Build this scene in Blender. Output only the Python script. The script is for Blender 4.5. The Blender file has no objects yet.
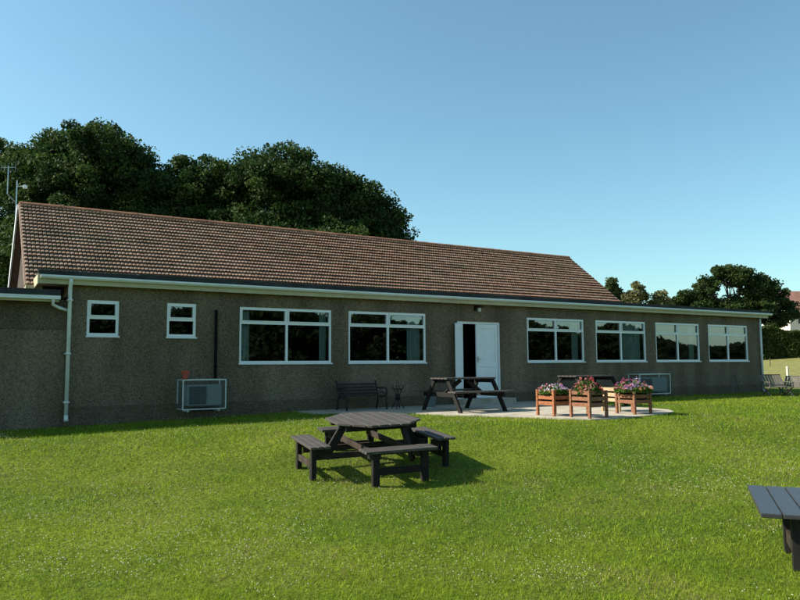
import bpy, bmesh, math, random
import numpy as np
from mathutils import Vector, Matrix, noise

# ---------------------------------------------------------------- camera
S = bpy.context.scene
COL = S.collection
CAM = np.array([0.0, -14.849, 1.0137])
F_PX, PITCH, ROLL, YAW = 720.0, 0.090034, -0.0067891, 0.5516306
fw = Vector((math.sin(YAW)*math.cos(PITCH), math.cos(YAW)*math.cos(PITCH), math.sin(PITCH)))
rt = Vector((math.cos(YAW), -math.sin(YAW), 0)); up = rt.cross(fw)
r2 = rt*math.cos(ROLL)+up*math.sin(ROLL); u2 = -rt*math.sin(ROLL)+up*math.cos(ROLL)
cd = bpy.data.cameras.new('camera'); cam = bpy.data.objects.new('camera', cd); COL.objects.link(cam)
cam.matrix_world = Matrix(((r2.x,u2.x,-fw.x,CAM[0]),(r2.y,u2.y,-fw.y,CAM[1]),(r2.z,u2.z,-fw.z,CAM[2]),(0,0,0,1)))
cd.sensor_width = 36; cd.lens = 36*F_PX/800; cd.clip_end = 3000; cd.clip_start = 0.05
S.camera = cam

# ---------------------------------------------------------------- light
SUNV = Vector((-1.12, 0.70, 1.0)).normalized()       # towards the sun
EL = math.asin(SUNV.z)
SKY_STRENGTH, SUN_STRENGTH, EXPOSURE = 0.098, 4.9, 0.88
wd = bpy.data.worlds.new('World'); S.world = wd; wd.use_nodes = True
wn = wd.node_tree.nodes; wl = wd.node_tree.links
sky = wn.new('ShaderNodeTexSky'); sky.sky_type = 'NISHITA'; sky.sun_disc = False
sky.sun_elevation = EL; sky.sun_rotation = math.atan2(SUNV.x, SUNV.y)
sky.air_density = 1.0; sky.dust_density = 1.0; sky.ozone_density = 1.0
bg = wn['Background']; bg.inputs['Strength'].default_value = SKY_STRENGTH
wb = wn.new('ShaderNodeMix'); wb.data_type = 'RGBA'; wb.blend_type = 'MULTIPLY'; wb.inputs[0].default_value = 1
wb.inputs[7].default_value = (.81, 1.085, 1.02, 1)      # the phone's cool white balance
wl.new(sky.outputs[0], wb.inputs[6]); wl.new(wb.outputs[2], bg.inputs['Color'])
sd = bpy.data.lights.new('sun', 'SUN'); sd.energy = SUN_STRENGTH; sd.angle = math.radians(0.53); sd.color = (1, .94, .82)
so = bpy.data.objects.new('sun', sd); COL.objects.link(so); so.rotation_euler = SUNV.to_track_quat('Z', 'Y').to_euler()
so.location = (-30, 20, 30)
S.view_settings.view_transform = 'Standard'; S.view_settings.look = 'None'
S.view_settings.gamma = 1; S.view_settings.use_curve_mapping = False; S.view_settings.exposure = EXPOSURE

# ---------------------------------------------------------------- helpers
def lin(c): return tuple(((v/255)/12.92 if v/255 <= .04045 else ((v/255+.055)/1.055)**2.4) for v in c)
def mat(name, col, rough=.8, var=.0, scale=5, bump=0, bscale=40, metal=0, spec=.3, col2=None, stretch=(1,1,1), attr=None, trans=0, detail=4):
    m = bpy.data.materials.new(name); m.use_nodes = True
    n = m.node_tree.nodes; l = m.node_tree.links; b = n['Principled BSDF']
    b.inputs['Roughness'].default_value = rough; b.inputs['Metallic'].default_value = metal
    b.inputs['Specular IOR Level'].default_value = spec
    tc = n.new('ShaderNodeTexCoord'); mp = n.new('ShaderNodeMapping'); mp.inputs['Scale'].default_value = stretch
    l.new(tc.outputs['Object'], mp.inputs['Vector'])
    out = None
    if col2 is None and var > 0:
        col2 = tuple(c*(1-var) for c in col); col = tuple(c*(1+var*.6) for c in col)
    if col2 is not None:
        nt = n.new('ShaderNodeTexNoise'); nt.inputs['Scale'].default_value = scale; nt.inputs['Detail'].default_value = detail
        l.new(mp.outputs[0], nt.inputs['Vector'])
        cr = n.new('ShaderNodeValToRGB'); cr.color_ramp.elements[0].position = .33; cr.color_ramp.elements[1].position = .67
        cr.color_ramp.elements[0].color = (*col2, 1); cr.color_ramp.elements[1].color = (*col, 1)
        l.new(nt.outputs['Fac'], cr.inputs[0]); out = cr.outputs[0]
    if attr:
        at = n.new('ShaderNodeAttribute'); at.attribute_name = attr
        if out:
            mx = n.new('ShaderNodeMix'); mx.data_type = 'RGBA'; mx.blend_type = 'MULTIPLY'; mx.inputs[0].default_value = 1
            l.new(out, mx.inputs[6]); l.new(at.outputs['Color'], mx.inputs[7]); out = mx.outputs[2]
        else: out = at.outputs['Color']
    if out: l.new(out, b.inputs['Base Color'])
    else: b.inputs['Base Color'].default_value = (*col, 1)
    if bump:
        bt = n.new('ShaderNodeTexNoise'); bt.inputs['Scale'].default_value = bscale; bt.inputs['Detail'].default_value = 3
        l.new(mp.outputs[0], bt.inputs['Vector'])
        bp = n.new('ShaderNodeBump'); bp.inputs['Strength'].default_value = 1; bp.inputs['Distance'].default_value = bump
        l.new(bt.outputs['Fac'], bp.inputs['Height']); l.new(bp.outputs[0], b.inputs['Normal'])
    if trans:
        tr = n.new('ShaderNodeBsdfTranslucent'); ms = n.new('ShaderNodeMixShader'); ms.inputs[0].default_value = trans
        if out: l.new(out, tr.inputs['Color'])
        else: tr.inputs['Color'].default_value = (*col, 1)
        o = n['Material Output']; l.new(b.outputs[0], ms.inputs[1]); l.new(tr.outputs[0], ms.inputs[2]); l.new(ms.outputs[0], o.inputs['Surface'])
    return m

def pebble(name, dark, light, stain):
    """pebbledash render: speckled stones, lumpy relief, broad stains"""
    m = bpy.data.materials.new(name); m.use_nodes = True
    n = m.node_tree.nodes; l = m.node_tree.links; b = n['Principled BSDF']
    b.inputs['Roughness'].default_value = .95; b.inputs['Specular IOR Level'].default_value = .2
    tc = n.new('ShaderNodeTexCoord')
    vo = n.new('ShaderNodeTexVoronoi'); vo.inputs['Scale'].default_value = 68
    l.new(tc.outputs['Object'], vo.inputs['Vector'])
    sp = n.new('ShaderNodeSeparateColor'); l.new(vo.outputs['Color'], sp.inputs[0])
    cr = n.new('ShaderNodeValToRGB'); e = cr.color_ramp.elements
    e[0].position = .15; e[0].color = (*dark, 1); e[1].position = .9; e[1].color = (*light, 1)
    l.new(sp.outputs[0], cr.inputs[0])
    nt = n.new('ShaderNodeTexNoise'); nt.inputs['Scale'].default_value = .9; nt.inputs['Detail'].default_value = 6
    mp = n.new('ShaderNodeMapping'); mp.inputs['Scale'].default_value = (1.6, 1.6, .38)
    l.new(tc.outputs['Object'], mp.inputs[0]); l.new(mp.outputs[0], nt.inputs['Vector'])
    c2 = n.new('ShaderNodeValToRGB'); e = c2.color_ramp.elements
    e[0].position = .35; e[0].color = (*stain, 1); e[1].position = .65; e[1].color = (1, 1, 1, 1)
    l.new(nt.outputs[0], c2.inputs[0])
    mx = n.new('ShaderNodeMix'); mx.data_type = 'RGBA'; mx.blend_type = 'MULTIPLY'; mx.inputs[0].default_value = 1
    l.new(cr.outputs[0], mx.inputs[6]); l.new(c2.outputs[0], mx.inputs[7]); l.new(mx.outputs[2], b.inputs['Base Color'])
    bp = n.new('ShaderNodeBump'); bp.inputs['Distance'].default_value = .012; bp.invert = True
    l.new(vo.outputs['Distance'], bp.inputs['Height']); l.new(bp.outputs[0], b.inputs['Normal'])
    return m

M = {}
M['render'] = pebble('pebbledash', (.130, .098, .064), (.300, .232, .160), (.60, .60, .58))
M['plinth'] = pebble('plinth_render', (.090, .068, .043), (.200, .157, .104), (.7, .72, .7))
M['brick'] = mat('gable_brick', (.055, .038, .028), .9, .3, 8, .004, 60)  # brick tone lowered overall, standing in for shade on the gable
M['trim'] = mat('cream_trim', (.46, .41, .26), .6, .12, 3)
M['gutter'] = mat('pale_gutter', (.70, .72, .68), .4, .08, 4)
M['felt'] = mat('roof_felt', (.035, .036, .038), .85, .35, 3, .003, 50)
M['upvc'] = mat('white_upvc', (.78, .80, .80), .35, spec=.5)
M['white'] = mat('white_paint', (.78, .80, .80), .45, .05, 3)
M['dark_in'] = mat('interior_paint', (.52, .53, .50), .9)
M['floor_in'] = mat('interior_floor', (.28, .22, .17), .7)
M['curtain'] = mat('curtain_cloth', (.60, .72, .74), .9, .12, 4, stretch=(14, 14, .5))
M['black'] = mat('black_plastic', (.008, .008, .008), .9, spec=.1)
M['iron'] = mat('cast_iron', (.018, .017, .016), .6, .3, 20)
M['bench'] = mat('dark_bench_wood', (.035, .024, .018), .7, .4, 6, stretch=(1, 12, 12))
M['wood'] = mat('weathered_dark_wood', (.100, .082, .066), .62, bump=.003, bscale=14, col2=(.020, .017, .015), scale=7, stretch=(1.2, 18, 18), spec=.45, detail=6)
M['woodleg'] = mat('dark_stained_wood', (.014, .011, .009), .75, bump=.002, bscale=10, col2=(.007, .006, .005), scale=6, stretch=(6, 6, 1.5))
M['rail'] = mat('brown_rail_wood', (.05, .034, .024), .75, bump=.002, bscale=10, col2=(.02, .014, .010), scale=6)
M['bluewood'] = mat('dark_glossy_wood', (.040, .038, .040), .38, bump=.0015, bscale=14, col2=(.025, .025, .028), scale=7, stretch=(1.2, 18, 18), spec=.6, detail=6)
M['redwood'] = mat('orange_stained_wood', (.36, .130, .050), .65, bump=.0015, bscale=12, col2=(.20, .070, .032), scale=5, stretch=(3, 3, 8))
M['palewood'] = mat('pale_new_wood', (.52, .38, .22), .65, bump=.0015, bscale=12, col2=(.36, .24, .13), scale=5)
M['soil'] = mat('soil', (.03, .02, .014), .95, .3, 20, .01, 60)
M['grill'] = mat('unit_casing', (.19, .225, .22), .5, .05, 4)
M['dgrill'] = mat('fan_grille', (.05, .055, .055), .5)
M['galv'] = mat('pale_steel', (.55, .58, .56), .45, .1, 10, metal=.3)
M['wire'] = mat('dull_wire', (.13, .15, .15), .6)
M['clay'] = mat('terracotta', (.40, .085, .05), .8, .2, 20)
M['brass'] = mat('brown_lantern_metal', (.03, .016, .010), .45, metal=.4)
M['browood'] = mat('brown_stained_wood', (.27, .115, .055), .65, bump=.0015, bscale=12, col2=(.15, .062, .034), scale=5, stretch=(3, 3, 8))
M['greywood'] = mat('grey_bleached_wood', (.12, .11, .095), .8, .3, 8)
M['post'] = mat('pale_post_wood', (.55, .50, .38), .8, .2, 8)
M['bark'] = mat('bark', (.09, .07, .05), .95, .4, 6, .03, 9, stretch=(1, 1, .3))
M['alu'] = mat('aerial_aluminium', (.45, .46, .47), .35, metal=.8)
M['redroof'] = mat('red_clay_roof', (.24, .12, .09), .85, .2, 1.5)
M['housewall'] = mat('cream_house_wall', (.70, .60, .52), .9, .08, .5)
def glass():
    m = bpy.data.materials.new('window_glass'); m.use_nodes = True
    n = m.node_tree.nodes; l = m.node_tree.links; n.remove(n['Principled BSDF'])
    g = n.new('ShaderNodeBsdfGlossy'); g.inputs['Roughness'].default_value = .01; g.inputs['Color'].default_value = (.92, .97, 1, 1)
    t = n.new('ShaderNodeBsdfTransparent'); t.inputs['Color'].default_value = (.76, .86, .86, 1)
    fr = n.new('ShaderNodeFresnel'); fr.inputs['IOR'].default_value = 2.35
    nt = n.new('ShaderNodeTexNoise'); nt.inputs['Scale'].default_value = 1.7; tc = n.new('ShaderNodeTexCoord'); l.new(tc.outputs['Object'], nt.inputs['Vector'])
    bp = n.new('ShaderNodeBump'); bp.inputs['Distance'].default_value = .0015; l.new(nt.outputs[0], bp.inputs['Height']); l.new(bp.outputs[0], g.inputs['Normal'])
    x = n.new('ShaderNodeMixShader'); l.new(fr.outputs[0], x.inputs[0]); l.new(t.outputs[0], x.inputs[1]); l.new(g.outputs[0], x.inputs[2])
    l.new(x.outputs[0], n['Material Output'].inputs['Surface']); return m
M['glass'] = glass()

def tag(o, label=None, cat=None, group=None, kind=None):
    if label: o['label'] = label
    if cat: o['category'] = cat
    if group: o['group'] = group
    if kind: o['kind'] = kind
    return o
def empty(name, loc=(0, 0, 0), rz=0, **k):
    o = bpy.data.objects.new(name, None); COL.objects.link(o); o.empty_display_size = .2
    o.location = loc; o.rotation_euler = (0, 0, rz); return tag(o, **k)
def link(name, me, m, parent=None, **k):
    if m is not None: me.materials.append(m)
    o = bpy.data.objects.new(name, me); COL.objects.link(o)
    if parent: o.parent = parent
    return tag(o, **k)
class MB:
    """collects shapes in one bmesh"""
    def __init__(s): s.bm = bmesh.new()
    def box(s, x0, x1, y0, y1, z0, z1):
        v = [s.bm.verts.new((x, y, z)) for x in (x0, x1) for y in (y0, y1) for z in (z0, z1)]
        for f in ((0,1,3,2),(4,6,7,5),(0,4,5,1),(2,3,7,6),(0,2,6,4),(1,5,7,3)): s.bm.faces.new([v[i] for i in f])
        return s
    def bar(s, a, b, w, h, upv=(0, 0, 1)):
        a = Vector(a); b = Vector(b); d = (b-a).normalized(); u = Vector(upv)
        if abs(d.dot(u)) > .98: u = Vector((0, 1, 0))
        sd_ = d.cross(u).normalized(); u = sd_.cross(d).normalized()
        v = []
        for p in (a, b):
            for i, j in ((-1,-1),(1,-1),(1,1),(-1,1)): v.append(s.bm.verts.new(p+sd_*(i*w/2)+u*(j*h/2)))
        for f in ((0,3,2,1),(4,5,6,7),(0,1,5,4),(1,2,6,5),(2,3,7,6),(3,0,4,7)): s.bm.faces.new([v[i] for i in f])
        return s
    def tube(s, pts, r, n=8, r1=None):
        pts = [Vector(p) for p in pts]; rings = []
        for i, p in enumerate(pts):
            d = (pts[min(i+1, len(pts)-1)]-pts[max(i-1, 0)]).normalized()
            u = Vector((0, 0, 1)) if abs(d.z) < .9 else Vector((1, 0, 0))
            a = d.cross(u).normalized(); b = d.cross(a)
            rr = r if r1 is None else r+(r1-r)*i/(len(pts)-1)
            rings.append([s.bm.verts.new(p+a*(rr*math.cos(2*math.pi*k/n))+b*(rr*math.sin(2*math.pi*k/n))) for k in range(n)])
        for i in range(len(rings)-1):
            for k in range(n): s.bm.faces.new((rings[i][k], rings[i][(k+1) % n], rings[i+1][(k+1) % n], rings[i+1][k]))
        s.bm.faces.new(rings[0][::-1]); s.bm.faces.new(rings[-1]); return s
    def prism(s, poly, z0, z1):
        a = [s.bm.verts.new((x, y, z0)) for x, y in poly]; b = [s.bm.verts.new((x, y, z1)) for x, y in poly]; n = len(poly)
        s.bm.faces.new(a[::-1]); s.bm.faces.new(b)
        for i in range(n): s.bm.faces.new((a[i], a[(i+1) % n], b[(i+1) % n], b[i]))
        return s
    def build(s, name, m, parent=None, bevel=0, smooth=False, recalc=True, **k):
        if recalc: bmesh.ops.recalc_face_normals(s.bm, faces=s.bm.faces)
        me = bpy.data.meshes.new(name); s.bm.to_mesh(me); s.bm.free()
        if smooth:
            for p in me.polygons: p.use_smooth = True
        o = link(name, me, m, parent, **k)
        if bevel:
            md = o.modifiers.new('bevel', 'BEVEL'); md.width = bevel; md.segments = 1; md.limit_method = 'ANGLE'
        return o
def npmesh(name, V, faces_n, m, parent=None, cols=None, smooth=False, **k):
    """V: (nf*faces_n,3) unshared verts"""
    V = np.asarray(V, np.float32).reshape(-1, 3); nf = len(V)//faces_n
    me = bpy.data.meshes.new(name); me.vertices.add(len(V)); me.vertices.foreach_set('co', V.ravel())
    me.loops.add(len(V)); me.loops.foreach_set('vertex_index', np.arange(len(V), dtype=np.int32))
    me.polygons.add(nf); me.polygons.foreach_set('loop_start', np.arange(nf, dtype=np.int32)*faces_n)
    me.update(calc_edges=True)
    if cols is not None:
        ca = me.color_attributes.new('tint', 'FLOAT_COLOR', 'POINT')
        c = np.ones((len(V), 4), np.float32); c[:, :3] = np.repeat(cols, faces_n, axis=0); ca.data.foreach_set('color', c.ravel())
    return link(name, me, m, parent, **k)
def copy_tree(o, parent=None):
    c = o.copy(); COL.objects.link(c)
    if parent: c.parent = parent
    for ch in list(o.children): copy_tree(ch, c)
    return c

# ---------------------------------------------------------------- ground shape
def ssx(x): return np.clip(np.asarray(x, float)-5, -5, 9)*.35
def gz(x, y):
    x = np.asarray(x, float); y = np.asarray(y, float)
    s = y+ssx(x)
    z = np.interp(-s, [4.1, 4.8, 6.2, 8, 10.5, 13, 60], [0, -.08, -.36, -.5, -.58, -.6, -.75])
    z = np.where(y > -3, np.where(x < 4.5, z, 0)*0+np.where(z < 0, z*np.clip(-y/3, 0, 1), 0), z)
    z = z-.11*np.clip((6.2-x)/5, 0, 1)*np.clip(1+y/12, 0, 1)
    f = np.interp(x, [26, 42, 62, 90, 130, 400], [0, 0, 1.32, 2.9, 5.2, 9])*np.clip((y+30)/20, 0, 1)
    return z+f
rng = np.random.default_rng(7); random.seed(7)
_vn = rng.random((256, 256))
def vnoise(x, y, sc):
    x = np.asarray(x)*sc+57.3; y = np.asarray(y)*sc+91.7
    xi = np.floor(x).astype(int); yi = np.floor(y).astype(int); fx = x-xi; fy = y-yi
    fx = fx*fx*(3-2*fx); fy = fy*fy*(3-2*fy); g = lambda a, b: _vn[a % 256, b % 256]
    return (g(xi, yi)*(1-fx)+g(xi+1, yi)*fx)*(1-fy)+(g(xi, yi+1)*(1-fx)+g(xi+1, yi+1)*fx)*fy
def grid_obj(name, xs, ys, m, zoff=0, **k):
    X, Y = np.meshgrid(xs, ys, indexing='ij'); Z = gz(X, Y)+zoff
    V = np.stack([X, Y, Z], -1).reshape(-1, 3); ny = len(ys)
    F = [(i*ny+j, (i+1)*ny+j, (i+1)*ny+j+1, i*ny+j+1) for i in range(len(xs)-1) for j in range(ny-1)]
    me = bpy.data.meshes.new(name); me.from_pydata([tuple(v) for v in V], [], F)
    for p in me.polygons: p.use_smooth = True
    return link(name, me, m, **k)
def groundmat():
    m = bpy.data.materials.new('turf'); m.use_nodes = True
    n = m.node_tree.nodes; l = m.node_tree.links; b = n['Principled BSDF']; b.inputs['Roughness'].default_value = 1; b.inputs['Specular IOR Level'].default_value = .1
    tc = n.new('ShaderNodeTexCoord')
    def ns(s, d=6):
        t = n.new('ShaderNodeTexNoise'); t.inputs['Scale'].default_value = s; t.inputs['Detail'].default_value = d; l.new(tc.outputs['Object'], t.inputs['Vector']); return t
    a = ns(.55); c = ns(22, 4); d = ns(2.5)
    r1 = n.new('ShaderNodeValToRGB'); e = r1.color_ramp.elements
    e[0].position = .35; e[0].color = (.060, .100, .010, 1); e[1].position = .66; e[1].color = (.13, .16, .018, 1)
    l.new(a.outputs[0], r1.inputs[0])
    r2_ = n.new('ShaderNodeValToRGB'); e = r2_.color_ramp.elements
    e[0].position = .3; e[0].color = (.45, .5, .4, 1); e[1].position = .68; e[1].color = (1.25, 1.2, 1.1, 1)
    l.new(c.outputs[0], r2_.inputs[0])
    mx = n.new('ShaderNodeMix'); mx.data_type = 'RGBA'; mx.blend_type = 'MULTIPLY'; mx.inputs[0].default_value = 1
    l.new(r1.outputs[0], mx.inputs[6]); l.new(r2_.outputs[0], mx.inputs[7])
    # drier meadow beyond the mown lawn
    sx = n.new('ShaderNodeSeparateXYZ'); l.new(tc.outputs['Object'], sx.inputs[0])
    mr = n.new('ShaderNodeMapRange'); mr.inputs[1].default_value = 26; mr.inputs[2].default_value = 34; l.new(sx.outputs[0], mr.inputs[0])
    r3 = n.new('ShaderNodeValToRGB'); e = r3.color_ramp.elements
    e[0].position = .3; e[0].color = (.13, .14, .04, 1); e[1].position = .7; e[1].color = (.24, .22, .085, 1)
    l.new(d.outputs[0], r3.inputs[0])
    m2 = n.new('ShaderNodeMix'); m2.data_type = 'RGBA'; l.new(mr.outputs[0], m2.inputs[0]); l.new(mx.outputs[2], m2.inputs[6]); l.new(r3.outputs[0], m2.inputs[7])
    l.new(m2.outputs[2], b.inputs['Base Color'])
    bp = n.new('ShaderNodeBump'); bp.inputs['Distance'].default_value = .03; l.new(c.outputs[0], bp.inputs['Height']); l.new(bp.outputs[0], b.inputs['Normal'])
    return m
xs = np.concatenate([np.linspace(-900, -40, 12), np.linspace(-36, 30, 133), np.linspace(32, 140, 50), np.linspace(160, 1200, 16)])
ys = np.concatenate([np.linspace(-900, -40, 12), np.linspace(-38, 4, 106), np.linspace(6, 80, 30), np.linspace(100, 1200, 16)])
grid_obj('ground', xs, ys, groundmat(), kind='structure')

# ---------------------------------------------------------------- patio
PATIO = [(6.4,-.0),(6.4,-1.0),(7.6,-1.55),(8.15,-2.2),(8.35,-3.1),(8.85,-3.8),(9.25,-4.5),(9.5,-5.15),(9.75,-5.5),(10.3,-5.65),(11.1,-5.5),(11.9,-5.35),(12.7,-5.0),(13.15,-4.5),(13.25,-3.9),(13.3,-2.2),(13.3,-.0)]
M['paving'] = mat('concrete_paving', (.46, .40, .31), .9, bump=.004, bscale=30, col2=(.27, .24, .19), scale=3, detail=8)
pm = MB(); pm.prism(PATIO, -.1, .022); pm.build('patio', M['paving'], kind='structure')
def in_poly(x, y, poly):
    ins = np.zeros(len(x), bool); j = len(poly)-1
    for i in range(len(poly)):
        xi, yi = poly[i]; xj, yj = poly[j]
        ins ^= ((yi > y) != (yj > y)) & (x < (xj-xi)*(y-yi)/(yj-yi+1e-12)+xi); j = i
    return ins

# ---------------------------------------------------------------- clubhouse
club = empty('clubhouse', (12, 0, 0), label='long brown pebbledashed clubhouse with tiled pitched roof and row of white windows', cat='building')
def P(mb, name, m, parent=club, loc=True, **k):
    o = mb.build(name, m, parent, **k)
    if loc and parent is club: o.location = (-12, 0, 0)
    return o
WX0, WX1 = 1.76, 23.90
ZS, ZT = 1.077, 2.277
WINS = [(5.12,7.29),(7.73,9.88),(13.18,15.33),(15.81,17.96),(18.42,20.55),(21.01,23.16)]
SWIN = [(2.10,2.68),(3.60,4.19)]
DOOR = (10.84, 12.25, 2.12)
TH = .28; ZTOP = 2.60
def walled(x0, x1, z0, z1, holes, y0, y1, name, m, parent):
    bm = bmesh.new()
    X = sorted({x0, x1, *[h[0] for h in holes], *[h[1] for h in holes]}); Z = sorted({z0, z1, *[h[2] for h in holes], *[h[3] for h in holes]})
    def hole(x, z): return any(h[0] < x < h[1] and h[2] < z < h[3] for h in holes)
    def q(*a): bm.faces.new([bm.verts.new(p) for p in a])
    for i in range(len(X)-1):
        for j in range(len(Z)-1):
            a, b, c, d = X[i], X[i+1], Z[j], Z[j+1]
            if hole((a+b)/2, (c+d)/2): continue
            q((a,y0,c),(b,y0,c),(b,y0,d),(a,y0,d)); q((a,y1,c),(a,y1,d),(b,y1,d),(b,y1,c))
    for a, b, c, d in holes:
        q((a,y0,c),(a,y0,d),(a,y1,d),(a,y1,c)); q((b,y0,c),(b,y1,c),(b,y1,d),(b,y0,d))
        q((a,y0,d),(b,y0,d),(b,y1,d),(a,y1,d))
        if c > z0: q((a,y0,c),(a,y1,c),(b,y1,c),(b,y0,c))
    for x in (x0, x1): q((x,y0,z0),(x,y1,z0),(x,y1,z1),(x,y0,z1))
    me = bpy.data.meshes.new(name); bm.to_mesh(me); bm.free(); o = link(name, me, m, parent); o.location = (-12, 0, 0); return o
holes = [(a, b, ZS, ZT) for a, b in WINS]+[(a, b, 1.615, 2.30) for a, b in SWIN]+[(DOOR[0], DOOR[1], -.2, DOOR[2])]
wall = walled(WX0, WX1, -.2, ZTOP, holes, 0, TH, 'wall', M['render'], club)
# side, rear and hall walls
mb = MB()
mb.box(WX0, WX0+.25, TH, 1.2, -.2, ZTOP); P(mb, 'wall', M['render']); mb = MB(); mb.box(WX1-.25, WX1, TH, 7.0, -.2, ZTOP); mb.box(18.9, WX1-.25, 6.75, 7.0, -.2, ZTOP)
P(mb, 'wall', M['render'])
pl = MB(); pl.box(WX0-.02, DOOR[0]-.1, -.025, 0, -.2, .27); pl.box(DOOR[1]+.1, WX1+.02, -.025, 0, -.2, .27); pl.box(WX1, WX1+.02, 0, 7, -.2, .27)
P(pl, 'plinth', M['plinth'])
st = MB(); st.box(DOOR[0]-.15, DOOR[1]+.15, -.42, TH, -.1, .15); P(st, 'door_step', M['paving'], bevel=.01)

# roof geometry
TP = math.radians(37.6); YE, ZE, RUN = .6, 2.60, 2.75
XL, XR = 1.08, 18.15
YR, ZR = YE+RUN, ZE+RUN*math.tan(TP)
gw = MB()   # gable ends and rear wall of the tiled hall
for xa in (XL+.13, XR-.35):
    a = [gw.bm.verts.new(v) for v in ((xa, YE+.25, 0), (xa, 2*YR-YE-.25, 0), (xa, 2*YR-YE-.25, ZE+.1), (xa, YR, ZR-.12), (xa, YE+.25, ZE+.1))]
    b = [gw.bm.verts.new(v.co+Vector((.22, 0, 0))) for v in a]
    gw.bm.faces.new(a); gw.bm.faces.new(b[::-1])
    for i in range(5): gw.bm.faces.new((a[i], a[(i+1) % 5], b[(i+1) % 5], b[i]))
gw.box(XL+.36, XR-.36, 2*YR-YE-.5, 2*YR-YE-.25, 0, ZE+.05)
P(gw, 'gable_wall', M['brick'])
# interior room seen through the glass
rm = MB(); bmv = rm.bm
def quad(mb_, *a): mb_.bm.faces.new([mb_.bm.verts.new(p) for p in a])
x0, x1, y0, y1, z0, z1 = WX0+.26, WX1-.26, TH+.002, 5.6, .02, 2.5
quad(rm, (x0,y1,z0),(x1,y1,z0),(x1,y1,z1),(x0,y1,z1)); quad(rm, (x0,y0,z0),(x0,y1,z0),(x0,y1,z1),(x0,y0,z1)); quad(rm, (x1,y0,z0),(x1,y1,z0),(x1,y1,z1),(x1,y0,z1))
quad(rm, (x0,y0,z1),(x1,y0,z1),(x1,y1,z1),(x0,y1,z1))
P(rm, 'interior_wall', M['dark_in'])
rm = MB(); quad(rm, (x0,y0,z0),(x1,y0,z0),(x1,y1,z0),(x0,y1,z0)); P(rm, 'interior_floor', M['floor_in'])

# tiled roof: courses of small rolled tiles
def tilemat():
    m = mat('roof_tile', (1, 1, 1), .9, bump=.003, bscale=60, attr='tint', spec=.15, col2=(.72, .72, .72), scale=30)
    return m
M['tile'] = tilemat()
def tiled(front=True):
    NR = 22; L = RUN/math.cos(TP); g = L/NR; w = .0805; NC = int((XR-XL)/w); w = (XR-XL)/NC
    prof = [(0, -.022), (.09, -.003), (.2, .006), (.5, .008), (.8, .006), (.91, -.003)]; th = .043
    s = 1 if front else -1
    def pt(x, d, h):      # d: distance down the slope from the ridge, h: height above the plane
        y = YR-s*(d*math.cos(TP)+0)-s*h*math.sin(TP); z = ZR-d*math.sin(TP)+h*math.cos(TP); return (x, y, z)
    Q = []; C = []
    for r in range(NR):
        d0 = r*g; d1 = (r+1)*g
        off = 0
        xsr = []; hs = []
        for c in range(NC):
            jx = random.uniform(-.003, .003)
            for a, h in prof: xsr.append(XL+(c+a)*w); hs.append((c, h+jx))
        xsr.append(XR); hs.append((NC-1, prof[0][1]))
        n = len(xsr)
        tint = []
        for c in range(NC):
            X = XL+c*w; k = vnoise(X, r*.9, .55)*.5+vnoise(X, r*2.1, 2.3)*.5
            base = np.array([.23, .135, .090])*(1-k)+np.array([.29, .185, .130])*k
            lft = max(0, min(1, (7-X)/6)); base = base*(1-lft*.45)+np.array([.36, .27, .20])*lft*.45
            if random.random() < .03: base = base*.6+np.array([.30, .14, .10])*.4
            if random.random() < .03: base = base*.7
            ms_ = vnoise(X+9, r*.5+20, 1.1)
            if ms_ > .74: base = base*(1-(ms_-.74)*2.2)+np.array([.10, .11, .06])*(ms_-.74)*2.2
            red = vnoise(X, r*.6+40, .8)
            if red > .8: base = base*.75+np.array([.30, .14, .10])*.25
            tint.append(base*random.uniform(.88, 1.12))
        sl = random.uniform(-.003, .003)
        for i in range(n-1):
            c = hs[i][0]; ha, hb = hs[i][1], hs[i+1][1]
            a0 = pt(xsr[i], d0, ha); b0 = pt(xsr[i+1], d0, hb); a1 = pt(xsr[i], d1+.012, ha+th+sl); b1 = pt(xsr[i+1], d1+.012, hb+th+sl)
            Q += [a0, a1, b1, b0]; C.append(tint[c])
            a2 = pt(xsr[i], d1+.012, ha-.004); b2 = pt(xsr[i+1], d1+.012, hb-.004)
            Q += [a1, a2, b2, b1]; C.append(tint[c]*.6)  # butt faces coloured darker to deepen the shade lines between courses
    return Q, C
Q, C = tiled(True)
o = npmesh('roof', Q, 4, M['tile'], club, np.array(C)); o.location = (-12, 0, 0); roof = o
bk = MB(); quad(bk, (XL,YR,ZR),(XR,YR,ZR),(XR,2*YR-YE,ZE),(XL,2*YR-YE,ZE)); quad(bk, (XL,2*YR-YE-.01,ZE-.04),(XR,2*YR-YE-.01,ZE-.04),(XR,YR,ZR-.04),(XL,YR,ZR-.04))
quad(bk, (XL,YE+.01,ZE-.03),(XR,YE+.01,ZE-.03),(XR,YR,ZR-.03),(XL,YR,ZR-.03))
M['plaintile'] = mat('rear_roof_tile', (.33, .21, .15), .9, .25, 9)
bo = bk.build('roof_lining', M['plaintile'], roof)
rd = MB(); n = int((XR-XL)/.42)
for i in range(n):
    xa = XL+i*(XR-XL)/n; xb = XL+(i+1)*(XR-XL)/n-.008; pr = []
    for k in range(7):
        t = math.pi*k/6; pr.append((YR+.10*math.cos(t), ZR-.03+.085*math.sin(t)))
    a = [rd.bm.verts.new((xa, y, z)) for y, z in pr]; b = [rd.bm.verts.new((xb, y, z+(.004 if i % 2 else 0))) for y, z in pr]
    for k in range(6): rd.bm.faces.new((a[k], a[k+1], b[k+1], b[k]))
    rd.bm.faces.new(a); rd.bm.faces.new(b[::-1])
M['ridge'] = mat('ridge_tile', (.36, .16, .09), .9, .3, 6)
rd.build('ridge', M['ridge'], roof)
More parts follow.
